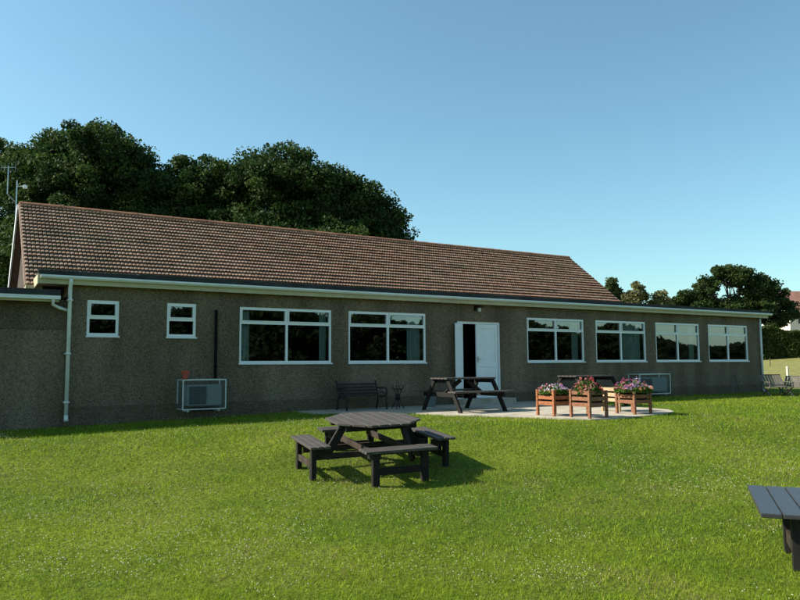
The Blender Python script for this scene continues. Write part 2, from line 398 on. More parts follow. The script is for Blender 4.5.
# verges
M['vergebrick'] = mat('verge_mortar', (.30, .20, .15), .9, .25, 12)
for xa, xb in ((XL-.02, XL+.012), (XR-.012, XR+.02)):
    vb = MB(); vb.bar(((xa+xb)/2, YE, ZE-.02), ((xa+xb)/2, YR, ZR-.02), .034, .075, (0, 0, 1))
    P(vb, 'verge', M['vergebrick'])
bb = MB(); bb.bar((XL-.035, YR, ZR-.08), (XL-.035, 2*YR-YE+.05, ZE-.10), .03, .17); P(bb, 'bargeboard', M['white'])
bb = MB(); bb.bar((XR+.035, YR, ZR-.08), (XR+.035, 2*YR-YE+.05, ZE-.10), .03, .17)
P(bb, 'bargeboard', M['white'])
# cream end box where tiled eaves stops beside the flat roof
eb = MB(); eb.box(XL-.01, 1.36, YE-.12, YE+.24, ZE-.10, ZE-.015); P(eb, 'eaves_box', M['trim'])

# flat roof over front lounge
YF = -.18
fr = MB(); fr.box(1.25, 24.15, YF-.01, 1.15, 2.72, 2.795); fr.box(18.0, 24.15, 1.15, 7.1, 2.72, 2.795)
P(fr, 'flat_roof', M['felt'])
fk = MB()
lx = 1.22
while lx < 24.15:      # felt edge strip in lapped lengths
    nx = min(lx+random.uniform(1.6, 2.4), 24.18); fk.box(lx, nx-.006, YF-.05-random.uniform(0, .012), YF-.012, 2.732, 2.81+random.uniform(-.006, .008)); lx = nx
P(fk, 'felt_edge', M['felt'])
fs = MB(); lx = 1.24
while lx < 24.1:
    nx = min(lx+3.0, 24.12); fs.box(lx, nx-.004, YF-.0, YF+.025, 2.557+random.uniform(-.003, .003), 2.718); lx = nx
fs.box(1.24, 24.12, YF+.026, 0.0, 2.575, 2.595)      # soffit boards
fs.box(1.24, 1.76, 0.0, .55, 2.575, 2.595)
P(fs, 'fascia', M['trim'])
for xx in (1.215, 24.12):
    fe = MB()
    v = [fe.bm.verts.new((xx, y, z)) for y, z in ((YF, 2.72), (YF, 2.557), (.55, 2.525), (.72, 2.72))]
    w_ = [fe.bm.verts.new((xx+.024, p.co.y, p.co.z)) for p in v]
    fe.bm.faces.new(v); fe.bm.faces.new(w_[::-1])
    for i in range(4): fe.bm.faces.new((v[i], v[(i+1) % 4], w_[(i+1) % 4], w_[i]))
    P(fe, 'fascia_end', M['trim'])
gt = MB(); gp = [(YF-.002, 2.72), (YF-.075, 2.72), (YF-.082, 2.685), (YF-.055, 2.652), (YF-.02, 2.648), (YF-.002, 2.67)]
a = [gt.bm.verts.new((1.26, y, z)) for y, z in gp]; b = [gt.bm.verts.new((24.3, y, z)) for y, z in gp]
for i in range(6): gt.bm.faces.new((a[i], a[(i+1) % 6], b[(i+1) % 6], b[i]))
gt.bm.faces.new(a); gt.bm.faces.new(b[::-1]); P(gt, 'gutter', M['gutter'])
def downpipe(x, swan, label):
    d = MB(); d.tube([(x, YF-.035, 2.66), (x, YF-.03, 2.60), (x, -.165, 2.54), (x, -.145, 2.45), (x, -.145, .06)] if swan else [(x, -.06, 2.6), (x, -.06, .04)], .036, 10)
    for z in (2.25, 1.25, .35): d.box(x-.048, x+.048, -.188 if swan else -.11, 0, z, z+.03)
    yb = -.145 if swan else -.06; d.tube([(x, yb, .12), (x, yb-.06, .02)], .038, 10)
    P(d, 'downpipe', M['gutter'], smooth=True, label=label)
downpipe(1.775, True, 'pale downpipe at the left corner')
downpipe(23.84, False, 'pale downpipe at the far right corner')
vp = MB(); vp.tube([(4.60, -.04, 2.19), (4.60, -.04, .76)], .032, 8); vp.box(4.57, 4.63, -.07, 0, 1.6, 1.63); vp.box(4.57, 4.63, -.07, 0, 1.0, 1.03)
P(vp, 'service_pipe', M['black'])
# outside lantern under the eaves
ln = MB(); ln.box(11.38, 11.50, -.03, 0, 2.40, 2.53); ln.bar((11.44, -.03, 2.50), (11.44, -.17, 2.50), .03, .03); lo = P(ln, 'lantern', M['brass'])
l2 = MB(); l2.tube([(11.44, -.16, 2.53), (11.44, -.16, 2.47)], .05, 8, .12); l2.build('lantern_shade', M['brass'], lo)
l2 = MB(); l2.tube([(11.44, -.16, 2.465), (11.44, -.16, 2.37)], .055, 10, .04); l2.build('lantern_glass', M['galv'], lo)

def window(a, b, zs, zt, tr, curtains, small=False):
    w = b-a; f = .05 if small else .042
    fm = MB()
    Y0, Y1 = .012, .075
    fm.box(a, b, Y0, Y1, zt-f, zt); fm.box(a, b, Y0, Y1, zs, zs+f)
    fm.box(a, a+f, Y0, Y1, zs+f, zt-f); fm.box(b-f, b, Y0, Y1, zs+f, zt-f)
    zt2 = zt-tr
    fm.box(a+f, b-f, Y0+.003, Y1-.003, zt2-.028, zt2+.028)
    if not small:
        c = (a+b)/2; fm.box(c-.024, c+.024, Y0+.002, Y1-.002, zs+f, zt2-.028); fm.box(c-.024, c+.024, Y0+.002, Y1-.002, zt2+.028, zt-f)
    # opening casement lips proud of the frame
    xs_ = [(a+f, b-f)] if small else [(a+f, (a+b)/2-.03), ((a+b)/2+.03, b-f)]
    for p, q_ in xs_:
        z0, z1 = zt2+.028, zt-f; t = .018
        fm.box(p, q_, Y0-.014, Y0+.03, z1-t, z1); fm.box(p, q_, Y0-.014, Y0+.03, z0, z0+t)
        fm.box(p, p+t, Y0-.014, Y0+.03, z0+t, z1-t); fm.box(q_-t, q_, Y0-.014, Y0+.03, z0+t, z1-t)
    o = P(fm, 'window_frame', M['upvc'])
    g = MB(); quad(g, (a+f, .045, zs+f), (b-f, .045, zs+f), (b-f, .045, zt-f), (a+f, .045, zt-f)); g.build('pane', M['glass'], o, recalc=False)
    s = MB(); s.box(a-.015, b+.02, -.035, .010, zs-.035, zs-.002); s.build('sill', M['upvc'], o, bevel=.006)
    for c0, c1 in curtains:
        cm = MB(); n = max(8, int((c1-c0)*w/.02)); vs = []
        for i in range(n+1):
            x = a+w*(c0+(c1-c0)*i/n); y = .20+.028*math.sin(i*1.15)+.01*math.sin(i*.37)
            vs.append((cm.bm.verts.new((x, y, zs-.1)), cm.bm.verts.new((x, y, zt-.02))))
        for i in range(n): cm.bm.faces.new((vs[i][0], vs[i+1][0], vs[i+1][1], vs[i][1]))
        cm.build('curtain', M['curtain'], o, smooth=True)
CUR = [[(.02,.13),(.90,.98)], [(.80,.98)], [(.86,.98)], [(.03,.10),(.62,.98)], [(.86,.98)], [(.03,.10)]]
for (a, b), cu in zip(WINS, CUR): window(a, b, ZS, ZT, .335, cu)
for a, b in SWIN: window(a, b, 1.615, 2.30, .335, [], True)

# double door, narrow leaf folded out
dx0, dx1, dz = DOOR
df = MB(); df.box(dx0+.12, dx1, .03, .12, dz-.06, dz); df.box(dx0+.12, dx0+.18, .03, .12, .15, dz-.06); df.box(dx1-.06, dx1, .03, .12, .15, dz-.06)
df.box(dx0, dx0+.12, .02, .12, .15, dz)
dfo = P(df, 'door_frame', M['white'])
def leaf(wd_, hh, zrail):
    m_ = MB(); s_ = .075; t = .022
    m_.box(0, s_, -t, t, 0, hh); m_.box(wd_-s_, wd_, -t, t, 0, hh); m_.box(s_, wd_-s_, -t, t, 0, .16); m_.box(s_, wd_-s_, -t, t, hh-.11, hh)
    m_.box(s_, wd_-s_, -t, t, zrail, zrail+.09); m_.box(s_, wd_-s_, -t*.45, t*.45, .16, zrail); m_.box(s_, wd_-s_, -t*.45, t*.45, zrail+.09, hh-.11); return m_
l1 = leaf(.70, dz-.22, .80).build('door_leaf', M['white'], club, bevel=.003, label='wide closed leaf of white panelled door'); l1.location = (11.47-12, .055, .155)
hm = MB(); hm.box(.02, .055, -.05, -.022, .92, 1.06); hm.bar((.037, -.06, 1.0), (.14, -.06, 1.0), .018, .018); hm.build('handle', M['alu'], l1)
l2_ = leaf(.42, dz-.22, .80).build('door_leaf', M['white'], club, bevel=.003, label='narrow white door leaf standing open'); l2_.location = (dx0+.17-12, .02, .155); l2_.rotation_euler = (0, 0, math.radians(180+31))
for zz in (.3, 1.6): tr_ = MB(); tr_.box(0, .05, -.035, -.022, zz, zz+.06); tr_.build('hinge', M['alu'], l2_)

# ---------------------------------------------------------------- annexe on the left
an = empty('flat_roofed_annexe', (-2, 2, 0), label='low flat roofed pebbledash annexe joined to left end of clubhouse', cat='annexe')
def PA(mb_, name, m, **k):
    o = mb_.build(name, m, an, **k); o.location = (2, -2, 0); return o
w_ = MB(); w_.box(-7, 1.755, .03, .25, -.2, 1.72); w_.box(-7, -6.75, .25, 6, -.2, 2.3); PA(w_, 'wall', M['render'])
w_ = MB(); w_.box(-7, 1.755, .015, .25, 1.723, 2.28); PA(w_, 'wall', M['plinth'], label='upper render band of slightly browner tone')
w_ = MB(); w_.box(-7.2, 1.60, -.22, 6.6, 2.335, 2.40); w_.box(-7.2, 1.60, -.27, -.222, 2.335, 2.445); PA(w_, 'flat_roof', M['felt'])
w_ = MB(); w_.box(-7.2, 1.58, -.235, -.205, 2.22, 2.333); w_.box(-7.2, 1.58, -.204, .014, 2.235, 2.25); PA(w_, 'fascia', M['trim'])
w_ = MB(); w_.box(-7.2, 1.60, -.30, -.237, 2.262, 2.33); PA(w_, 'gutter', M['gutter'])
w_ = MB(); w_.tube([(1.48, -.27, 2.27), (1.48, -.2, 2.17), (1.60, -.12, 2.12), (1.80, -.085, 2.06)], .03, 8); PA(w_, 'gutter_outlet', M['gutter'], smooth=True)

# ---------------------------------------------------------------- aerials
ae = empty('tv_aerial', (1.3, 4.0, 4.5), label='thin double mast television aerial above the left gable', cat='aerial')
a_ = MB(); a_.tube([(-.25, 0, -.2), (-.25, 0, .9)], .014, 6); a_.tube([(-.25, 0, .35), (-.44, 0, .55), (-.44, 0, 1.22)], .012, 6)
a_.build('mast', M['alu'], ae)
a_ = MB(); a_.bar((-.58, .08, 1.18), (-.3, -.1, 1.18), .009, .009)
for i in range(5):
    t = i/4; c = Vector((-.58+.28*t, .08-.18*t, 1.18)); a_.bar(c+Vector((0, 0, -.08-.03*t)), c+Vector((0, 0, .08+.03*t)), .004, .004)
a_.build('antenna_head', M['alu'], ae)
a_ = MB(); a_.box(-.12, -.03, -.04, .04, .73, .80); a_.bar((-.25, 0, .75), (-.1, 0, .78), .012, .012); a_.build('amplifier_box', M['white'], ae)

# ---------------------------------------------------------------- caged air conditioning units
def ac_unit(loc, label, wdt=.86, div=.55):
    t = empty('caged_condenser_unit', loc, label=label, cat='air conditioner', group='air conditioning units caged on the front wall')
    W, D_, H = wdt, .42, .58
    m_ = MB(); m_.box(.10, W-.06, -.36, -.05, .06, H-.10); m_.build('unit_body', M['grill'], t, bevel=.01)
    m_ = MB(); m_.box(.14, .10+(W-.16)*div, -.368, -.361, .09, H-.13)
    m_.build('fan_grille', M['dgrill'], t)
    m_ = MB(); n = 12; cx = .12+(W-.16)*div/2+.01
    for k in range(3):
        r = .07+k*.055; pr = [(cx+r*math.cos(2*math.pi*i/24), -.373, .27+r*math.sin(2*math.pi*i/24)) for i in range(25)]; m_.tube(pr, .0035, 4)
    m_.build('fan_guard', M['wire'], t)
    c = MB(); b = .022
    for x in (0, W):
        for y in (-D_, -.012): c.box(x-b/2, x+b/2, y-b/2, y+b/2, 0, H)
    for z in (0, H):
        for y in (-D_, -.012): c.box(b/2, W-b/2, y-b/2, y+b/2, z-b/2, z+b/2)
        for x in (0, W): c.box(x-b/2, x+b/2, -D_+b/2, -.012-b/2, z-b/2, z+b/2)
    c.build('cage_frame', M['galv'], t)
    c = MB(); s_ = .05; i = 1
    while i*s_ < W: c.box(i*s_-.0015, i*s_+.0015, -D_-.0015, -D_+.0015, b/2, H-b/2); i += 1
    i = 1
    while i*s_ < H: c.box(b/2, W-b/2, -D_-.003, -D_-.0016, i*s_-.0015, i*s_+.0015); i += 1
    i = 1
    while i*s_ < D_:
        c.box(-.0015, .0015, -i*s_-.0015, -i*s_+.0015, b/2, H-b/2); c.box(W-.0015, W+.0015, -i*s_-.0015, -i*s_+.0015, b/2, H-b/2); i += 1
    c.build('wire_mesh', M['wire'], t)
    for xb in (.1, W-.14): k = MB(); k.box(xb, xb+.04, -.38, 0, -.05, -.012); k.build('bracket', M['galv'], t)
    return t
ac_unit((3.84, 0, .165), 'white caged air conditioner low on wall left of the big windows')
ac_unit((17.12, 0, .11), 'pale caged air conditioner low on wall behind the flower planters', 1.36, .42)
pt = MB(); pt.tube([(3.94, -.2, .752), (3.94, -.2, .90)], .055, 12, .075); pt.tube([(3.94, -.2, .90), (3.94, -.2, .93)], .083, 12)
pt.build('clay_pot', M['clay'], smooth=False, label='small red clay pot standing on top of the left caged unit', cat='pot')

# ---------------------------------------------------------------- furniture
def clipped_octagon(r, y0, y1):
    c = r*math.tan(math.pi/8)
    def half(y): y = abs(y); return r if y <= c else r-(y-c)
    ys_ = sorted({y0, y1, *[v for v in (-c, c) if y0 < v < y1]})
    return [(half(y), y) for y in ys_]+[(-half(y), y) for y in reversed(ys_)]
def round_table(label, wood):
    t = empty('octagonal_picnic_table', label=label, cat='picnic table')
    R_, S0, S1, L = .60, .74, 1.02, .48
    m_ = MB(); n = 8; w = 2*R_/n
    Rr = Matrix.Rotation(math.radians(90), 4, 'Z')
    for i in range(n):
        a = -R_+i*w+.009; b = a+w-.018; poly = clipped_octagon(R_, a, b)
        m_.prism([(-q_[1], q_[0]) for q_ in poly][::1], .65, .68+random.uniform(-.003, .002))
    m_.build('tabletop', wood, t, bevel=.0025)
    for y in (-.3, .3):
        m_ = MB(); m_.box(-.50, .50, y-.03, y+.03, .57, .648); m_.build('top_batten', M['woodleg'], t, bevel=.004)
    for k in range(4):       # bench k, built along -Y and turned
        A = Matrix.Rotation(math.pi/2*k, 4, 'Z')
        m_ = MB(); dirs = 3; pw = (S1-S0)/dirs
        for j in range(dirs): m_.box(-L, L, -S1+j*pw+.008, -S1+(j+1)*pw-.008, .40, .432+random.uniform(-.002, .003))
        m_.bm.transform(A); b_ = m_.build('bench_seat', wood, t, bevel=.0025)
        for sx in (-1, 1):
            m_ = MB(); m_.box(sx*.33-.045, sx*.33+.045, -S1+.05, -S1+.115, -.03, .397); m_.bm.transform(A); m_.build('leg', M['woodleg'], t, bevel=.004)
            if sx > 0: m_ = MB(); m_.bar((sx*.22, -.49, .648), (sx*.25, -.76, .24), .05, .10, (0, 1, 0)); m_.bm.transform(A); m_.build('strut', M['woodleg'], t, bevel=.004)
        m_ = MB(); m_.box(-.29, .29, -S1+.06, -S1+.10, .13, .21); m_.bm.transform(A); m_.build('stretcher', M['rail'] if k == 3 else M['woodleg'], t, bevel=.004)
        for sx in (-1, 1):
            m_ = MB(); m_.box(sx*.33-.025, sx*.33+.025, -S1+.118, -S0+.02, .30, .397); m_.bm.transform(A); m_.build('seat_bearer', M['woodleg'], t)
    for k in range(2):
        A = Matrix.Rotation(math.pi/2*k, 4, 'Z')
        for sx in (-.265, .265):
            m_ = MB(); m_.box(-S1+.12, S1-.12, sx-.02, sx+.02, .23-.0*k+k*.078, .305+k*.078); m_.bm.transform(A); m_.build('rail', M['rail'], t)
    return t
tb = round_table('dark octagonal picnic table with four attached benches alone on the open lawn', M['wood'])
def pose(o, loc, rz, sx, sy):
    n_ = Vector((-sx, -sy, 1)).normalized(); x_ = Vector((math.cos(rz), math.sin(rz), 0)); x_ = (x_-n_*x_.dot(n_)).normalized(); y_ = n_.cross(x_)
    o.matrix_world = Matrix(((x_.x,y_.x,n_.x,loc[0]),(x_.y,y_.y,n_.y,loc[1]),(x_.z,y_.z,n_.z,loc[2]),(0,0,0,1)))
pose(tb, (4.87, -6.20, float(gz(4.87, -6.2))+.0), -.139, .03, .07)

def aframe_table(label, wood, L=1.32, leglen=1.18, SL=1.55, TW=.125, cat='picnic table', group=None, seatn=2, sw=.13, ts=.44, post=False, lx=None):
    t = empty('picnic_table', label=label, cat=cat, group=group)
    m_ = MB()
    for i in range(5): y = (i-2)*TW; m_.box(-L/2, L/2, y-TW/2+.006, y+TW/2-.006, .68, .712+random.uniform(-.002, .002))
    m_.build('tabletop', wood, t, bevel=.005)
    for s_ in (-1, 1):
        m_ = MB()
        for j in range(seatn):
            y = s_*(.56+j*(sw+.008)); m_.box(-SL/2, SL/2, y-sw/2, y+sw/2, ts-.035, ts)
        m_.build('bench_seat', wood, t, bevel=.005)
    for sx in (-1, 1):
        x = sx*leglen/2 if lx is None else lx[(sx+1)//2]
        for s_ in (-1, 1):
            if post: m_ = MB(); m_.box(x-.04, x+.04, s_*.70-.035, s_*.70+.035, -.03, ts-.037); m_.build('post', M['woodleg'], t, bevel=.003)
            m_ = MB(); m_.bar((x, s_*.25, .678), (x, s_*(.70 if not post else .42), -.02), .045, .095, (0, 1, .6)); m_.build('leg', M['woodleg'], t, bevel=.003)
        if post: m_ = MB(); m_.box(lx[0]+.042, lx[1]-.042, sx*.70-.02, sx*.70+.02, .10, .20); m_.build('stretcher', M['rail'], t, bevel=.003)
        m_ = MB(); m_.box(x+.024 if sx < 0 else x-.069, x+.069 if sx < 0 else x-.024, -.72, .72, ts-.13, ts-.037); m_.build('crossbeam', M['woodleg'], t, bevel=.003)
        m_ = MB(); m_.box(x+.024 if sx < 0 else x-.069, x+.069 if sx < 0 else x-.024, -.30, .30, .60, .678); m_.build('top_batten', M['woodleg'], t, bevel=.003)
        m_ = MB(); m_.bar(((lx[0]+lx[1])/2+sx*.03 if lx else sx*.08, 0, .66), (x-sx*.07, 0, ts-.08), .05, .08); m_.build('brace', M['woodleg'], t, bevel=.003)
    return t
p2 = aframe_table('dark picnic table on the paving in front of the open white door', M['wood'], group='rectangular picnic tables on the paving'); p2.location = (9.42, -2.15, .022)
p3 = copy_tree(p2); p3['label'] = 'dark picnic table on the paving partly hidden behind the flower planters'; p3.location = (13.0, -2.3, .022)
# table whose bench end enters at the right edge
p4 = aframe_table('dark picnic table with blue sheen cut off by the right edge of the photo', M['bluewood'], 1.4, .62, 1.40, .14, seatn=3, sw=.15, post=True, lx=(.02, .56))
pdir = math.atan2(-11.47+10.66, 5.39-6.48)
E_P4 = (6.48, -11.80)
p4.location = (E_P4[0], E_P4[1], float(gz(*E_P4))); p4.rotation_euler = (0, 0, pdir)

# garden bench by the wall
gb = empty('garden_bench', (7.80, -.52, .022), label='very dark slatted garden bench standing against the wall below a window', cat='bench')
m_ = MB()
for i in range(4): m_.box(-.60, .60, -.26+i*.115, -.26+i*.115+.095, .40, .425)
m_.build('seat', M['bench'], gb, bevel=.004)
m_ = MB()
for i in range(4): z = .47+i*.09; m_.bar((-.58, .20+.03*i, z), (.58, .20+.03*i, z), .02, .065)
m_.build('backrest', M['bench'], gb, bevel=.003)
for sx in (-1, 1):
    m_ = MB(); x = sx*.60
    m_.tube([(x, -.27, 0), (x, -.24, .2), (x, -.25, .42), (x, -.27, .60), (x, -.20, .64), (x, .0, .63), (x, .22, .62)], .022, 6)
    m_.tube([(x, .27, 0), (x, .20, .2), (x, .18, .42), (x, .32, .84)], .022, 6); m_.tube([(x, -.25, .40), (x, .0, .36), (x, .19, .40)], .018, 6)
    m_.tube([(x, -.2, .42), (x, -.05, .52), (x, .08, .48), (x, .1, .6)], .012, 6)
    m_.build('end_frame', M['iron'], gb, smooth=True)
gb.scale = (.84, .9, .76)
# iron stand
sn = empty('iron_stand', (8.62, -.72, .022), label='small dark wrought iron stand on paving between the wall bench and picnic table', cat='stand')
m_ = MB()
for k in range(4):
    a = math.pi/4+k*math.pi/2; c, s_ = math.cos(a), math.sin(a)
    m_.tube([(c*r, s_*r, z) for r, z in ((.17, 0), (.145, .05), (.09, .13), (.05, .24), (.05, .34), (.09, .44), (.15, .50), (.16, .54), (.12, .55))], .013, 6)
m_.build('scroll_leg', M['iron'], sn, smooth=True)
m_ = MB(); m_.tube([(.06*math.cos(t*math.pi/8), .06*math.sin(t*math.pi/8), .28) for t in range(17)], .02, 6); m_.tube([(.13*math.cos(t*math.pi/8), .13*math.sin(t*math.pi/8), .47) for t in range(17)], .011, 6)
m_.tube([(0, 0, .20), (0, 0, .34)], .045, 8); m_.build('ring', M['iron'], sn, smooth=True)
bk_ = MB(); bk_.tube([(9.62, -.55, .025), (9.62, -.55, .30)], .12, 14, .15); bo_ = bk_.build('bucket', mat('grey_bucket', (.12, .15, .16), .5), smooth=False, label='small grey bucket on the paving beside the doorway, seen beneath the picnic table', cat='bucket')

sn.scale = (.85, .85, .95)
# planters
def planter(name, loc, label, wood, size=.45, h=.50):
    t = empty(name, loc, label=label, cat='planter', group='slatted wooden planters on the edge of the paving')
    s_ = size/2; b = .05
    for sx in (-1, 1):
        for sy in (-1, 1):
            m_ = MB(); m_.box(sx*s_-b/2, sx*s_+b/2, sy*s_-b/2, sy*s_+b/2, 0, h); m_.build('post', wood, t, bevel=.004)
    for k in range(4):
        A = Matrix.Rotation(math.pi/2*k, 4, 'Z')
        for j in range(3):
            m_ = MB(); z = h-.045-j*.108; m_.box(-s_+b/2, s_-b/2, -s_-.012, -s_+.010, z-.036+random.uniform(-.003, .003), z+.036)
            m_.bm.transform(A); m_.build('slat', wood, t, bevel=.003)
    m_ = MB(); m_.box(-s_+.045, s_-.045, -s_+.045, s_-.045, .20, h-.05); m_.build('liner', M['soil'], t)
    return t
PLS = [((9.965, -4.365), 'orange stained slatted planter, leftmost of the four, with white and purple flowers', M['redwood'], .0),
       ((10.075, -5.155), 'brown slatted planter standing nearest the lawn, with upright red flowers', M['browood'], .03),
       ((11.545, -4.945), 'brown slatted planter furthest right, with the fullest pink and purple flowers', M['browood'], -.02),
       ((11.90, -4.24), 'pale cream slatted planter standing behind the rightmost brown planter', M['palewood'], .0)]
for (x, y), lb, wd_, rz in PLS:
    t = planter('wooden_planter', (x, y, .022), lb, wd_); t.rotation_euler = (0, 0, rz)
def leafmat(name, trans=.35, rough=.6): return mat(name, (1, 1, 1), rough, attr='tint', trans=trans, spec=.12)
M['leaf'] = leafmat('foliage'); M['petal'] = leafmat('petals', .3, .7); M['grassm'] = leafmat('grass_blades', .4, .65)
def rand_quads(C, N, size, asp=1.0, up=0.0, r=rng):
    """one randomly turned quad per centre"""
    n = len(C); a = r.normal(size=(n, 3)); a /= np.linalg.norm(a, axis=1, keepdims=True)
    b = r.normal(size=(n, 3)); b[:, 2] += up; b -= a*(a*b).sum(1, keepdims=True); b /= np.linalg.norm(b, axis=1, keepdims=True)
    s = (size*r.uniform(.6, 1.3, n))[:, None]
    a = a*s*.5; b = b*s*.5*asp
    return np.stack([C-b, C+a*.9, C+b, C-a*.9], 1).reshape(-1, 3)
def flowers(loc, cols, label, spread, hgt, nfl, group='bedding flowers in the planters'):
    t = empty('flowering_plant', loc, label=label, cat='flowers', group=group)
    n = 2300; th = rng.uniform(0, 2*np.pi, n); r = np.sqrt(rng.random(n))*spread
    top = hgt*(1-(r/spread)**2*.6)*(0.75+.25*np.sin(th*3+1))
    C = np.stack([r*np.cos(th), r*np.sin(th), rng.random(n)**.7*top-.03], 1)
    g = np.array([.07, .13, .025])*rng.uniform(.5, 1.7, (n, 1))
    npmesh('foliage', rand_quads(C, n, .048), 4, M['leaf'], t, g)
    n = nfl; th = rng.uniform(0, 2*np.pi, n); r = np.sqrt(rng.random(n))*spread*1.08
    top = hgt*(1-(r/spread)**2*.6)*(0.8+.25*np.sin(th*3+1))
    cc = np.array(cols); sect = (th/(2*np.pi)*len(cc)*1.0+rng.normal(0, .35, n)).astype(int) % len(cc)
    Cn = np.stack([r*np.cos(th), r*np.sin(th), top*rng.uniform(.75, 1.18, n)], 1)
    C5 = np.repeat(Cn, 5, 0)+rng.normal(0, .012, (n*5, 3)); npmesh('blossoms', rand_quads(C5, 0, .030), 4, M['petal'], t, np.repeat(cc[sect], 5, 0)*rng.uniform(.8, 1.1, (n*5, 1)))
    return t
PINK = (.60, .20, .24); RED = (.50, .07, .06); WHT = (.62, .58, .62); PUR = (.34, .20, .40); ORG = (.58, .22, .14); MAG = (.40, .09, .20)
flowers((9.965, -4.365, .47), [PINK, ORG, PINK, WHT, WHT, PUR, WHT], 'white, lilac and salmon pink flowers filling the leftmost planter', .29, .17, 75)
flowers((10.075, -5.155, .47), [RED, PINK, ORG, PINK, RED], 'tall red and pink geraniums growing in the planter nearest the lawn', .25, .29, 75)
flowers((11.545, -4.945, .47), [PINK, PUR, MAG, PINK, PUR, ORG, WHT], 'broad mound of pink and purple flowers in the rightmost planter', .37, .24, 150)
flowers((11.90, -4.24, .45), [PINK, WHT], 'small pink flowers in the pale planter at the back', .19, .09, 14)

# slatted garden seats at the far right
def garden_chair(loc, rz, label):
    t = empty('slatted_garden_chair', loc, rz, label=label, cat='chair', group='weathered garden chairs beyond the corner of the building')
    m_ = MB()
    for i in range(8): m_.bar((-.27+i*.077, .20, .40), (-.27+i*.077, .52, .92), .060, .016, (0, -1, .5))
    m_.bar((-.31, .52, .93), (.31, .52, .93), .03, .05); m_.bar((-.31, .24, .48), (.31, .24, .48), .03, .05); m_.build('backrest', M['greywood'], t)
    m_ = MB()
    for i in range(5): m_.box(-.30, .30, -.28+i*.1, -.28+i*.1+.075, .40, .42)
    m_.build('seat', M['greywood'], t)
    for sx in (-1, 1):
        x = sx*.31
        m_ = MB(); m_.bar((x, -.28, 0), (x, .30, .46), .03, .045); m_.build('leg', M['greywood'], t)
        m_ = MB(); m_.bar((x, .38, 0), (x, -.26, .42), .03, .045); m_.build('leg', M['greywood'], t)
        m_ = MB(); m_.bar((x, -.30, .62), (x, .34, .64), .045, .025); m_.bar((x, -.26, .41), (x, -.26, .61), .03, .035); m_.build('armrest', M['greywood'], t)
    return t
c1_ = garden_chair((21.2, -2.15, 0), math.radians(-35), 'grey slatted garden chair nearest the right corner of the clubhouse')
c2_ = garden_chair((22.05, -2.1, 0), math.radians(-75), 'grey slatted garden chair at the very right edge of the photo')
c1_.scale = (1.05, 1, .68); c2_.scale = (1, 1, .62)
fp = MB(); fp.box(-.06, .06, -.06, .06, -.1, .78); o = fp.build('fence_post', M['post'], bevel=.01, label='short pale wooden post standing in the field behind the garden chairs', cat='post'); o.location = (41.4, 9.3, 0)
fp = MB(); fp.tube([(0, 0, -.1), (.02, 0, .75)], .035, 6); o = fp.build('fence_stake', M['bark'], label='thin dark stake in the field just right of the clubhouse corner', cat='stake'); o.location = (53, 17.4, .62)
# small pale folding stand leaning by the wall
sb = empty('folding_stand', (21.9, -.25, 0), label='small pale inverted V shaped stand leaning by wall below the last window', cat='stand')
m_ = MB(); m_.bar((-.16, -.05, 0), (.02, 0, .66), .035, .02); m_.build('leg', M['greywood'], sb)
m_ = MB(); m_.bar((.24, -.05, 0), (.04, 0, .66), .035, .02); m_.build('leg', M['greywood'], sb)
m_ = MB(); m_.bar((-.09, -.03, .30), (.14, -.03, .30), .02, .03); m_.build('crossbar', M['greywood'], sb)

# ---------------------------------------------------------------- trees
def crown(lobes, n_clump, per, leaf, clr, cols, seed, gap=.0):
    """leaf quads in clumps near the surface of several ellipsoid lobes (local coordinates)"""
    r = np.random.default_rng(seed)
    vol = np.array([l[3]*l[4] for l in lobes]); k = r.choice(len(lobes), n_clump, p=vol/vol.sum())
    d = r.normal(size=(n_clump, 3)); d /= np.linalg.norm(d, axis=1, keepdims=True); d[:, 2] = np.where(d[:, 2] < -.5, -d[:, 2], d[:, 2])
    L = np.array(lobes)[k]
    rad = 1.02-np.abs(r.normal(0, .24, n_clump))+r.normal(0, .05, n_clump); rad = np.clip(rad, .2, 1.15)
    C = L[:, :3]+d*np.stack([L[:, 3], L[:, 3], L[:, 4]], 1)*rad[:, None]
    cr = clr*r.uniform(.6, 1.35, n_clump)
    ci = np.repeat(np.arange(n_clump), per)
    g = r.normal(size=(len(ci), 3)); g /= np.linalg.norm(g, axis=1, keepdims=True); g *= (r.random(len(ci))**.45)[:, None]
    g[:, 2] *= .65
    P_ = C[ci]+g*cr[ci][:, None]
    c0, c1 = np.array(cols[0]), np.array(cols[1]); t = r.random(n_clump)[:, None]
    cc = (c0*(1-t)+c1*t)[ci]*r.uniform(.7, 1.3, (len(ci), 1))
    return rand_quads(P_, 0, leaf, 1.15, 0, r), cc, C
